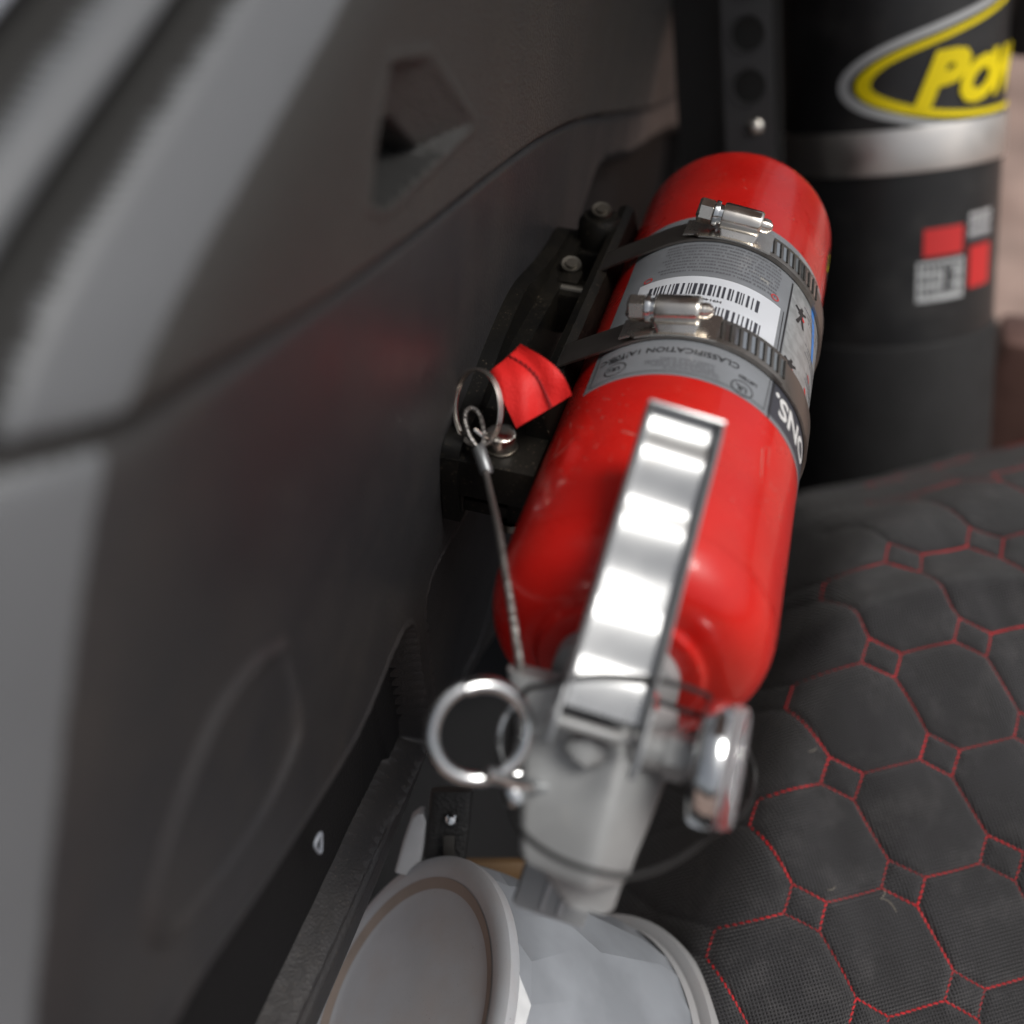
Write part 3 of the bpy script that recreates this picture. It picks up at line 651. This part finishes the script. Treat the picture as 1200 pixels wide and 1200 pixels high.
# pressure gauge on the right of the head
gc = at(842, 896, 268); ga = unit(R @ np.array([.97, .20, .16])); 
ga = unit(np.array([.985, -.03, .10]))
gauge = build('pressure_gauge', MB().lathe([(0, -5), (12, -5), (15.4, -4.2), (16.3, -3), (16.5, 0), (16.5, 1.5), (16.0, 2.6), (14.6, 3.2), (14.2, 2.4)], gc - ga * 1, ga, 64), M_chrome, ext)
build('gauge_lens', MB().lathe([(15.6, 2.2), (15.7, 4.6), (15.2, 6.4), (13, 7.2), (0, 7.5)], gc - ga * 1, ga, 64), M_lens, gauge)
build('gauge_dial', MB().lathe([(0, 2.9), (13.9, 2.9)], gc - ga * 1, ga, 48), M_dial, gauge)
gu, gw = frame(ga); mb = MB().add([gc + ga * 2.2 + (gu * math.cos(t) + gw * math.sin(t)) * r_ for t in np.linspace(2.4, 3.4, 8) for r_ in (7, 12)], [(2 * i, 2 * i + 2, 2 * i + 3, 2 * i + 1) for i in range(7)]); build('red_zone', mb, M_rink, gauge)
build('gauge_stem', MB().tube([gc - ga * 22, gc - ga * 5], 5.2, 20), M_cast, gauge)
build('gauge_nut', MB().lathe([(0, 0), (6.6, 0), (6.6, 5), (0, 5)], gc - ga * 13, ga, 6), M_cast, gauge)

# pull pin: zinc ring with two coils
rc = at(563, 858, 262); rn = unit(-view + R @ np.array([.30, .12, 0])); u, w = frame(rn, R[:, 0])
coil = [rc + u * 12.0 * math.cos(t) + w * 12.0 * math.sin(t) + rn * (.9 * t / PI - 1.6) for t in np.linspace(-.6, 2 * PI + 1.9, 90)]
pin = build('safety_pin_ring', MB().tube(coil, 1.75, 14), M_chrome, ext)
rc2 = at(606, 868, 276); coil2 = [rc2 + u * 5.0 * math.cos(t) + w * 9.0 * math.sin(t) for t in np.linspace(0, 2 * PI, 40, endpoint=False)]
build('inner_loop', MB().tube(coil2, .8, 10, True), M_chrome, pin)
build('pin_shank', MB().tube([at(570, 905, 262), at(600, 916, 266), at(640, 925, 274)], 1.9, 12), M_chrome, pin)
build('pin_head', MB().lathe([(0, -3), (2.6, -2.4), (3.2, 0), (2.6, 2.4), (0, 3)], at(602, 930, 268), unit(R @ np.array([.4, 1, 0])), 16), M_chrome, pin)
# thin black tamper seal strap looped round head and lever
pts = [at(*p) for p in ((612, 815, 275), (640, 803, 262), (700, 792, 258), (775, 798, 260), (822, 812, 266), (842, 826, 277), (862, 850, 290), (884, 905, 296), (872, 950, 285), (830, 982, 268), (790, 1010, 258), (745, 1026, 252), (700, 1022, 251), (650, 1004, 254), (612, 975, 262), (598, 940, 274), (597, 880, 284))]
build('tamper_seal', MB().tube(spline(pts, 120, True), .75, 8, True), M_strap, ext)
pts = [at(*p) for p in ((700, 800, 262), (720, 812, 261), (770, 822, 262), (820, 838, 270), (845, 826, 277))]
build('seal_tail', MB().tube(spline(pts, 40), [.75] * 41, 8), M_strap, ext)

# slotted grey plastic tongue hanging under the head
tg = MB(); tc_ = at(650, 1046, 300); tu = unit(R @ np.array([1, .34, 0])); tv = unit(R @ np.array([.30, -1, 0])); tv = unit(tv - tu * (tv @ tu)); tn = np.cross(tu, tv)
tongue = build('slotted_tongue', MB().box(tc_ , (21, 13, 5), np.stack([tu, tv, tn], 1), bev=1.), M_nub, ext)
for k in (-2.5, 2.5):
    build('rib', MB().box(tc_ + tu * k + tn * 2.6 * (1 if tn @ view < 0 else -1) - tv * .5, (1.5, 9, 1.6), np.stack([tu, tv, tn], 1), bev=.5), M_pad, tongue)

# ------------------------------------------------------------------ hose clamps
SAD = [(-47.5, 19), (-47.5, -19)]
def hull_path(r):
    pts = [(r * math.sin(t), r * math.cos(t)) for t in np.linspace(0, 2 * PI, 181)[:-1]] + SAD
    pts = sorted(set((round(x, 4), round(z, 4)) for x, z in pts)); cr = lambda o, a, b: (a[0] - o[0]) * (b[1] - o[1]) - (a[1] - o[1]) * (b[0] - o[0])
    lo, up = [], []
    for p in pts:
        while len(lo) > 1 and cr(lo[-2], lo[-1], p) <= 0: lo.pop()
        lo.append(p)
    for p in pts[::-1]:
        while len(up) > 1 and cr(up[-2], up[-1], p) <= 0: up.pop()
        up.append(p)
    return (lo[:-1] + up[:-1])
def clamp(Yc, th_h, label, name='hose_clamp', tilt=0., left=0.):
    c = thing(name, label, 'hose clamp', (EX, Yc, EZ), 'worm drive hose clamps round the extinguisher')
    hp = np.array(hull_path(ER + .5)); W = 6.9
    P = []
    for x, z in hp:
        yy = Yc + tilt * x + left * max(0, -x - 20)
        n_ = unit([x, 0, z]); b = np.array([EX + x, 0, EZ + z])
        P.append([b + np.array([0, yy - W, 0]), b + n_ * .9 + np.array([0, yy - W, 0]), b + n_ * 1.0 + np.array([0, yy - W + .5, 0]), b + n_ * 1.0 + np.array([0, yy + W - .5, 0]), b + n_ * .9 + np.array([0, yy + W, 0]), b + np.array([0, yy + W, 0])])
    band = build('band', MB().grid(np.array(P), closed_u=True), M_band, c, smooth=50)
    tip_ = lambda th, r, dy=0.: cy(th, Yc + tilt * r * math.sin(math.radians(th)) + dy, r)
    # overlapping slotted tail
    r0 = ER + 1.9; P = []
    for t in np.linspace(th_h + 6, th_h + 52, 30):
        P.append([tip_(t, r0 - .6, -W), tip_(t, r0 + .25, -W), tip_(t, r0 + .35, -W + .5), tip_(t, r0 + .35, W - .5), tip_(t, r0 + .25, W), tip_(t, r0 - .6, W)])
    mb = MB().grid(np.array(P)); mb.f.append(tuple(range(6))); mb.f.append(tuple(range(len(mb.v) - 6, len(mb.v))))
    tail = build('slotted_tail', mb, M_band, c, smooth=50)
    for k in range(9):
        t = th_h + 17 + k * 4.05; mb = MB()
        for (dt, rr, w_) in ((0, .42, 1),):
            a0 = [tip_(t - .85 + .45, r0 + rr, -4.6), tip_(t + .85 + .45, r0 + rr, -4.6), tip_(t + .85 - .45, r0 + rr, 4.6), tip_(t - .85 - .45, r0 + rr, 4.6)]
            mb.add(a0, [(0, 1, 2, 3)])
        build('slot', mb, M_chrome, tail, smooth=0)
        mb = MB(); pts = [tip_(t + 1.45 - .45 * v, r0 + .45, 4.6 * v) for v in np.linspace(-1, 1, 5)]; build('thread_ridge', mb.tube(pts, .40, 6), M_slot, tail)
    # inner saddle plate and screw housing; local frame at th_h
    t = math.radians(th_h); X_ = np.array([math.cos(t), 0, -math.sin(t)]); N_ = np.array([math.sin(t), 0, math.cos(t)]); Y_ = np.array([0, 1., 0])
    X_ = unit(X_ + Y_ * tilt); Y_ = np.cross(N_, X_); Qh = np.stack([X_, Y_, N_], 1); O = np.array([EX, Yc, EZ]) + N_ * (ER + 1.4) + Y_ * (tilt * ER * math.sin(t))
    P = []
    for a_ in np.linspace(-19, 13, 18):
        hgt = -a_ * a_ / (2 * (ER + 1.5)) * .8 + .9; w_ = 7.2 if a_ > -15 else 5.6
        P.append([O + X_ * a_ + Y_ * -w_ + N_ * (hgt - .6), O + X_ * a_ + Y_ * -w_ + N_ * hgt, O + X_ * a_ + Y_ * w_ + N_ * hgt, O + X_ * a_ + Y_ * w_ + N_ * (hgt - .6)])
    mb = MB().grid(np.array(P), closed_v=True); mb.f += [(0, 1, 2, 3), tuple(range(len(mb.v) - 4, len(mb.v)))]
    build('saddle', mb, M_steel, c, smooth=40)
    ax0 = O + N_ * 5.4
    P = []
    for a_, rr in ((-7.2, .90), (-6.9, .98), (-6, 1), (-2, 1.0), (3, .99), (6.2, .97), (6.9, .93), (7.3, .84)):
        ring = []
        for q in np.linspace(-.18 * PI, 1.18 * PI, 22): ring.append(ax0 + X_ * a_ + (Y_ * math.cos(q) * 5.3 + N_ * math.sin(q) * 4.9) * rr)
        flare = .9 if abs(a_) < 5.5 else .3
        ring.append(ax0 + X_ * a_ * .82 - Y_ * (5.6 + flare) - N_ * 5.2); ring.insert(0, ax0 + X_ * a_ * .82 + Y_ * (5.6 + flare) - N_ * 5.2)
        P.append(ring)
    mb = MB().grid(np.array(P), closed_v=True); n_ = len(P[0]); mb.f += [tuple(range(n_)), tuple(range(len(mb.v) - n_, len(mb.v)))]
    hous = build('screw_housing', mb, M_steel, c, smooth=38)
    # screw: slotted hex head with flange, threaded tip
    sc = MB(); h0 = ax0 + N_ * .2
    sc.lathe([(0, -8.6), (4.5, -8.6), (4.7, -9.2), (4.7, -10.2), (3.6, -10.8), (3.6, -7.0), (0, -7.0)], h0, X_, 32); scr = build('screw', sc, M_chrome, c, smooth=30)
    hx = MB().lathe([(3.0, -10.4), (4.35, -10.9), (4.45, -15.4), (3.9, -16.2), (3.4, -16.3), (3.3, -15.2), (0, -15.2)], h0, X_, 6, ref=N_ + Y_ * .35); build('hex_head', hx, M_steel, scr, smooth=20)
    build('driver_slot', MB().box(h0 - X_ * 15.9, (1.2, 8.2, 1.2), Qh), M_slot, scr)
    th_pts = [h0 + X_ * (7 + .045 * i) + (Y_ * math.cos(i * .5) + N_ * math.sin(i * .5)) * (2.2 if i < 60 else 2.2 - (i - 60) * .05) for i in range(90)]
    build('screw_tip', MB().lathe([(2.5, 6.5), (2.7, 8.6), (2.2, 9.6), (1.2, 11), (0, 11.2)], h0, X_, 20), M_steel, scr); build('screw_thread', MB().tube(th_pts, .45, 6), M_steel, scr)
    return c
clamp(49.5, -9.5, 'steel hose clamp nearest the valve, its screw over the barcode label', tilt=-.02)
clamp(116, 5, 'steel hose clamp nearer the far end of the red extinguisher', tilt=-.03)

# ------------------------------------------------------------------ mounting bracket between shell and panel
brk = thing('mounting_bracket', 'dusty black quick release bracket between side panel and extinguisher', 'bracket', (15, 60, -12))
rot0 = np.eye(3)
build('front_block', MB().box((16, 14, 2.5), (32, 30, 15), bev=.8).box((4, 15, -10), (8, 28, 10), bev=.8).box((27.5, 15, -10), (9, 28, 10), bev=.8), M_brk, brk)
build('lower_jaw', MB().box((16, 12, -11.5), (30, 20, 5), bev=.6), M_brk, brk)
build('jaw_bar', MB().box((13, 1.2, -4.5), (18, 2.4, 2.0), bev=.5), M_brk, brk)
# wall rail: plate with curved top edge following the panel
outl = [(0, -18), (0, 12), (20, 15), (50, 24), (78, 27), (110, 20), (132, 16), (152, 14), (166, 0), (166, -18)]
ol = [(p[0], p[1]) for p in spline([(y, z, 0) for y, z in outl], 60)]
build('wall_rail', MB().prism(ol, (1.0, 0, 0), (0, 1, 0), (0, 0, 1), 6), M_brk, brk)
build('rail_step', MB().prism([(28, -16), (28, 9), (60, 16), (110, 13), (150, 14), (164, 8), (164, -16)], (7, 0, 0), (0, 1, 0), (0, 0, 1), 6), M_brk, brk)
P = []
for y in (18, 19, 60, 120, 166, 167):
    w_ = 1 if 18 < y < 167 else .85
    P.append([(24, y, 20 * w_), (27, y, 21.5 * w_), (30, y, 20 * w_), (32.8, y, 9), (32, y, 0), (32.8, y, -9), (30, y, -20), (24, y, -20)])
mb = MB().grid(np.array(P), closed_v=True); mb.f += [tuple(range(8)), tuple(range(40, 48))]
build('cradle_rail', mb, M_brk, brk)
for y in (112, 146): build('cross_block', MB().box((18, y, 2), (22, 14, 18), bev=2), M_brk, brk)
build('knob', MB().lathe([(0, 14), (7, 13), (9, 10), (9, -3), (8, -4)], (19, 150, 10), (0, 0, 1), 32), M_brk, brk)
for loc_ in ((19, 150, 24), (14, 121, 14.), (26, 172, 12)):
    b_ = build('bolt', MB().lathe([(0, 3.2), (2.2, 3.2), (2.4, 2.2), (3.9, 2.4), (4.3, 1.6), (4.3, -1)], loc_, (0.1, -.35, 1), 24), M_bolt, brk)
build('clevis', MB().box((15, 116, 8), (9, 11, 12), bev=2), M_brk, brk)
build('hinge_bolt', MB().tube([(8, 111, 10), (22, 111, 10)], 2.6, 14), M_bolt, brk)
build('under_bolt', MB().lathe([(0, -4), (4, -3.4), (4.2, 0)], (24, 4, -15), (0, 0, 1), 20), M_bolt, brk)

# ------------------------------------------------------------------ quick release pin with ring, tag and lanyard
pc = np.array([18., 9.5, 10.])
qp = thing('quick_release_pin', 'chrome push button pin with split ring, red tag and wire lanyard on the bracket', 'release pin', tuple(pc))
build('button', MB().lathe([(5.1, 0), (5.1, 5.6), (4.9, 6.2), (4.2, 6.7), (2, 7.0), (0, 7.05)], pc, (0, 0, 1), 40), M_steel, qp)
build('collar', MB().lathe([(5.6, -1), (5.7, .4), (5.5, .8), (4.4, .8)], pc, (0, 0, 1), 40), M_bolt, qp)
rcn = at(560, 478, 338); rnn = unit(-view + R @ np.array([-1.15, .1, 0])); u, w = frame(rnn, R[:, 1])
for k in range(1):
    coil = [rcn + u * 12.2 * math.cos(t) + w * 11.0 * math.sin(t) + rnn * (1.1 * t / (2 * PI) - .9) for t in np.linspace(0, 4 * PI, 110)]
    build('split_ring', MB().tube(coil, .52, 8), M_steel, qp)
build('ring_eye', MB().tube([pc + np.array([-3, -2, 2.5]), at(566, 511, 338), at(556, 503, 338)], .8, 8), M_steel, qp)
# folded webbing tag
TU = unit(at(668, 466, 336) - at(608, 500, 336)); c00 = at(570, 440, 340); c10 = at(605, 502, 334); c11 = at(670, 463, 332); c01 = at(610, 403, 338)
mb = MB(); nu, nv = 30, 26; rows = []
for layer in (0, 1):
    P = []
    for i in range(nu):
        a_ = i / (nu - 1); row = []
        for j in range(nv):
            b_ = j / (nv - 1)
            p = (c00 * (1 - a_) * (1 - b_) + c10 * a_ * (1 - b_) + c01 * (1 - a_) * b_ + c11 * a_ * b_)
            bulge = 5.2 * math.sin(PI * min(1, a_ * 1.0)) * (.55 + .45 * math.sin(PI * (b_ * .8 + .15))) + .8 * math.sin(a_ * 7 + b_ * 5) * math.sin(b_ * 9) + 1.2 * math.sin(b_ * 6.5 + a_)
            edge = R[:, 1] * (-1.1 * math.sin(a_ * PI) * (1 - b_)) + R[:, 0] * (3.0 * math.sin(PI * a_) * b_ * (1 - 0))
            p = p - view * bulge * (1 if layer == 0 else -.25) + edge + view * layer * 2.2
            row.append(p)
        P.append(row)
    rows.append(np.array(P))
top, bot = rows; ring = []
mb.grid(top); mb.grid(bot)
bidx = [(i, 0) for i in range(nu)] + [(nu - 1, j) for j in range(1, nv)] + [(i, nv - 1) for i in range(nu - 2, -1, -1)] + [(0, j) for j in range(nv - 2, 0, -1)]
mb.grid(np.array([[top[i, j] for i, j in bidx], [bot[i, j] for i, j in bidx]]), closed_v=True)
tagp = build('pull_tag', mb, M_tag, qp, smooth=60)
mb = MB(); mbh = MB()
for k in range(13):
    a_ = (k + .5) / 13; j = .76 * (nv - 1)
    def tp(a_, b_):
        fi, fj = a_ * (nu - 1), b_ * (nv - 1); i0, j0 = min(int(fi), nu - 2), min(int(fj), nv - 2); x, y = fi - i0, fj - j0
        return top[i0, j0] * (1 - x) * (1 - y) + top[i0 + 1, j0] * x * (1 - y) + top[i0, j0 + 1] * (1 - x) * y + top[i0 + 1, j0 + 1] * x * y
    b0 = .66 + .03 * math.sin(a_ * 5)
    mb.tube([tp(a_ - .028, b0) - view * .25, tp(a_ + .028, b0 - .02) - view * .35], .38, 6)
build('tag_stitching', mb, M_thr, tagp)
mb = MB(); mb.tube([tp(t, .645) - view * .05 for t in np.linspace(.01, .99, 14)], .30, 6); build('tag_seam', mb, M_thr, tagp)
# lanyard
pts = [at(*p) for p in ((566, 540, 337), (574, 575, 325), (584, 620, 307), (594, 680, 294), (602, 730, 287), (608, 770, 283), (613, 806, 279))]
lan = build('lanyard_cable', MB().tube(spline(pts, 70), 1.15, 10), M_wire, qp)
lp = spline([at(*p) for p in ((562, 528, 337), (549, 508, 337), (545, 486, 340), (553, 478, 342), (563, 488, 341), (567, 510, 338), (565, 528, 337))], 50)
build('lanyard_loop', MB().tube(lp, .75, 8), M_wire, lan)
build('crimp', MB().tube([at(559, 523, 336.5), at(561, 525, 336.5), at(570, 552, 334), at(571, 556, 334)], [1.9, 2.3, 2.35, 1.9], 16), M_crimp, lan)

# ------------------------------------------------------------------ speckled bowl lying below the panel
b1 = at(468, 1194, 387); b2 = at(690, 1276, 432); bax = unit(b2 - b1); BL = np.linalg.norm(b2 - b1)
bowl = thing('speckled_bowl', 'pale grey speckled plastic bowl lying on its side below the trim panel', 'bowl', tuple((b1 + b2) / 2 - np.array([0, 0, 60])))
R1, R2 = 61., 69.
build('base', MB().lathe([(0, .6), (43, .6), (48, .3), (51, -1.0), (54.5, -1.8), (58, -1.6), (59.8, -.3), (60, 2), (59.5, 4)], b1, bax, 128), M_bowlbase, bowl)
build('foot_ring', MB().lathe([(47.2, .25), (48.6, -.15), (50.4, -1.05), (51.2, -1.3)], b1, bax, 128), M_bowlb, bowl)
P = []; u, w = frame(bax); 
for k, (rr, hh) in enumerate([(59.4, 3.0), (R1 - .3, 8), (R1 + 1.5, 28), (R1 + 2, 44), (R1 + 2.5, BL - 16), (R1 + 2.5, BL - 8)]):
    ring = []
    for i in range(26):
        t = 2 * PI * (i + .5 * (k % 2) + .25 * math.sin(i * 2.3 + k)) / 26; fac = 1 + (.015 * math.sin(i * 1.7 + k * 2.1) + .006 * math.sin(i * 4.1 + k) if 0 < k < 5 else 0)
        ring.append(b1 + bax * hh + rr * fac * (math.cos(t) * u + math.sin(t) * w))
    P.append(ring)
build('faceted_side', MB().grid(np.array(P), closed_v=True), M_film, bowl, smooth=12)
build('rim', MB().lathe([(R1 + 2.6, BL - 9), (R1 + 3, BL - 5), (R2 - 3, BL - 5), (R2 - .5, BL - 4), (R2, BL - 1), (R2 - .6, BL + 2), (R2 - 3, BL + 3.4), (R2 - 7, BL + 2), (R2 - 9, BL - 1)], b1, bax, 128), M_bowl, bowl)

# small things seen in the dark gap
o = build('white_plastic_tab', loft([(at(x, y, 432), w_, 4, R @ np.array([1, .2, 0]), TA) for x, y, w_ in ((494, 950, 1), (492, 957, 3.2), (486, 985, 4.4), (478, 1020, 5))], 32, 5), M_pad, loc=at(486, 1020, 432)); tag(o, 'white plastic tab in the dark gap between panel and speckled bowl', 'tab')
st_ = thing('strap_clip', 'black strap clip with a bright rivet in the gap above the bowl', 'clip', at(525, 1010, 430))
build('strap', loft([(at(x, y, 430), 8.5, 3, R @ np.array([1, 0, 0]), TA) for x, y in ((530, 925), (528, 945), (524, 985), (518, 1040))], 32, 4), M_strap, st_)
build('rivet', MB().lathe([(0, 2.4), (1.6, 2.0), (2.6, .8), (2.8, 0)], at(529, 961, 425), -view, 24), M_chrome, st_)
build('bright_plate', MB().box(at(526, 992, 424), (4.5, 9, 1.2), R, bev=.4), M_slot, st_)
hk = build('brown_strap', MB().box(at(592, 1022, 480), (44, 12, 8), R, bev=3), M_tan, loc=at(600, 1040, 470)); tag(hk, 'brown leather strap end in shadow behind the valve', 'strap')
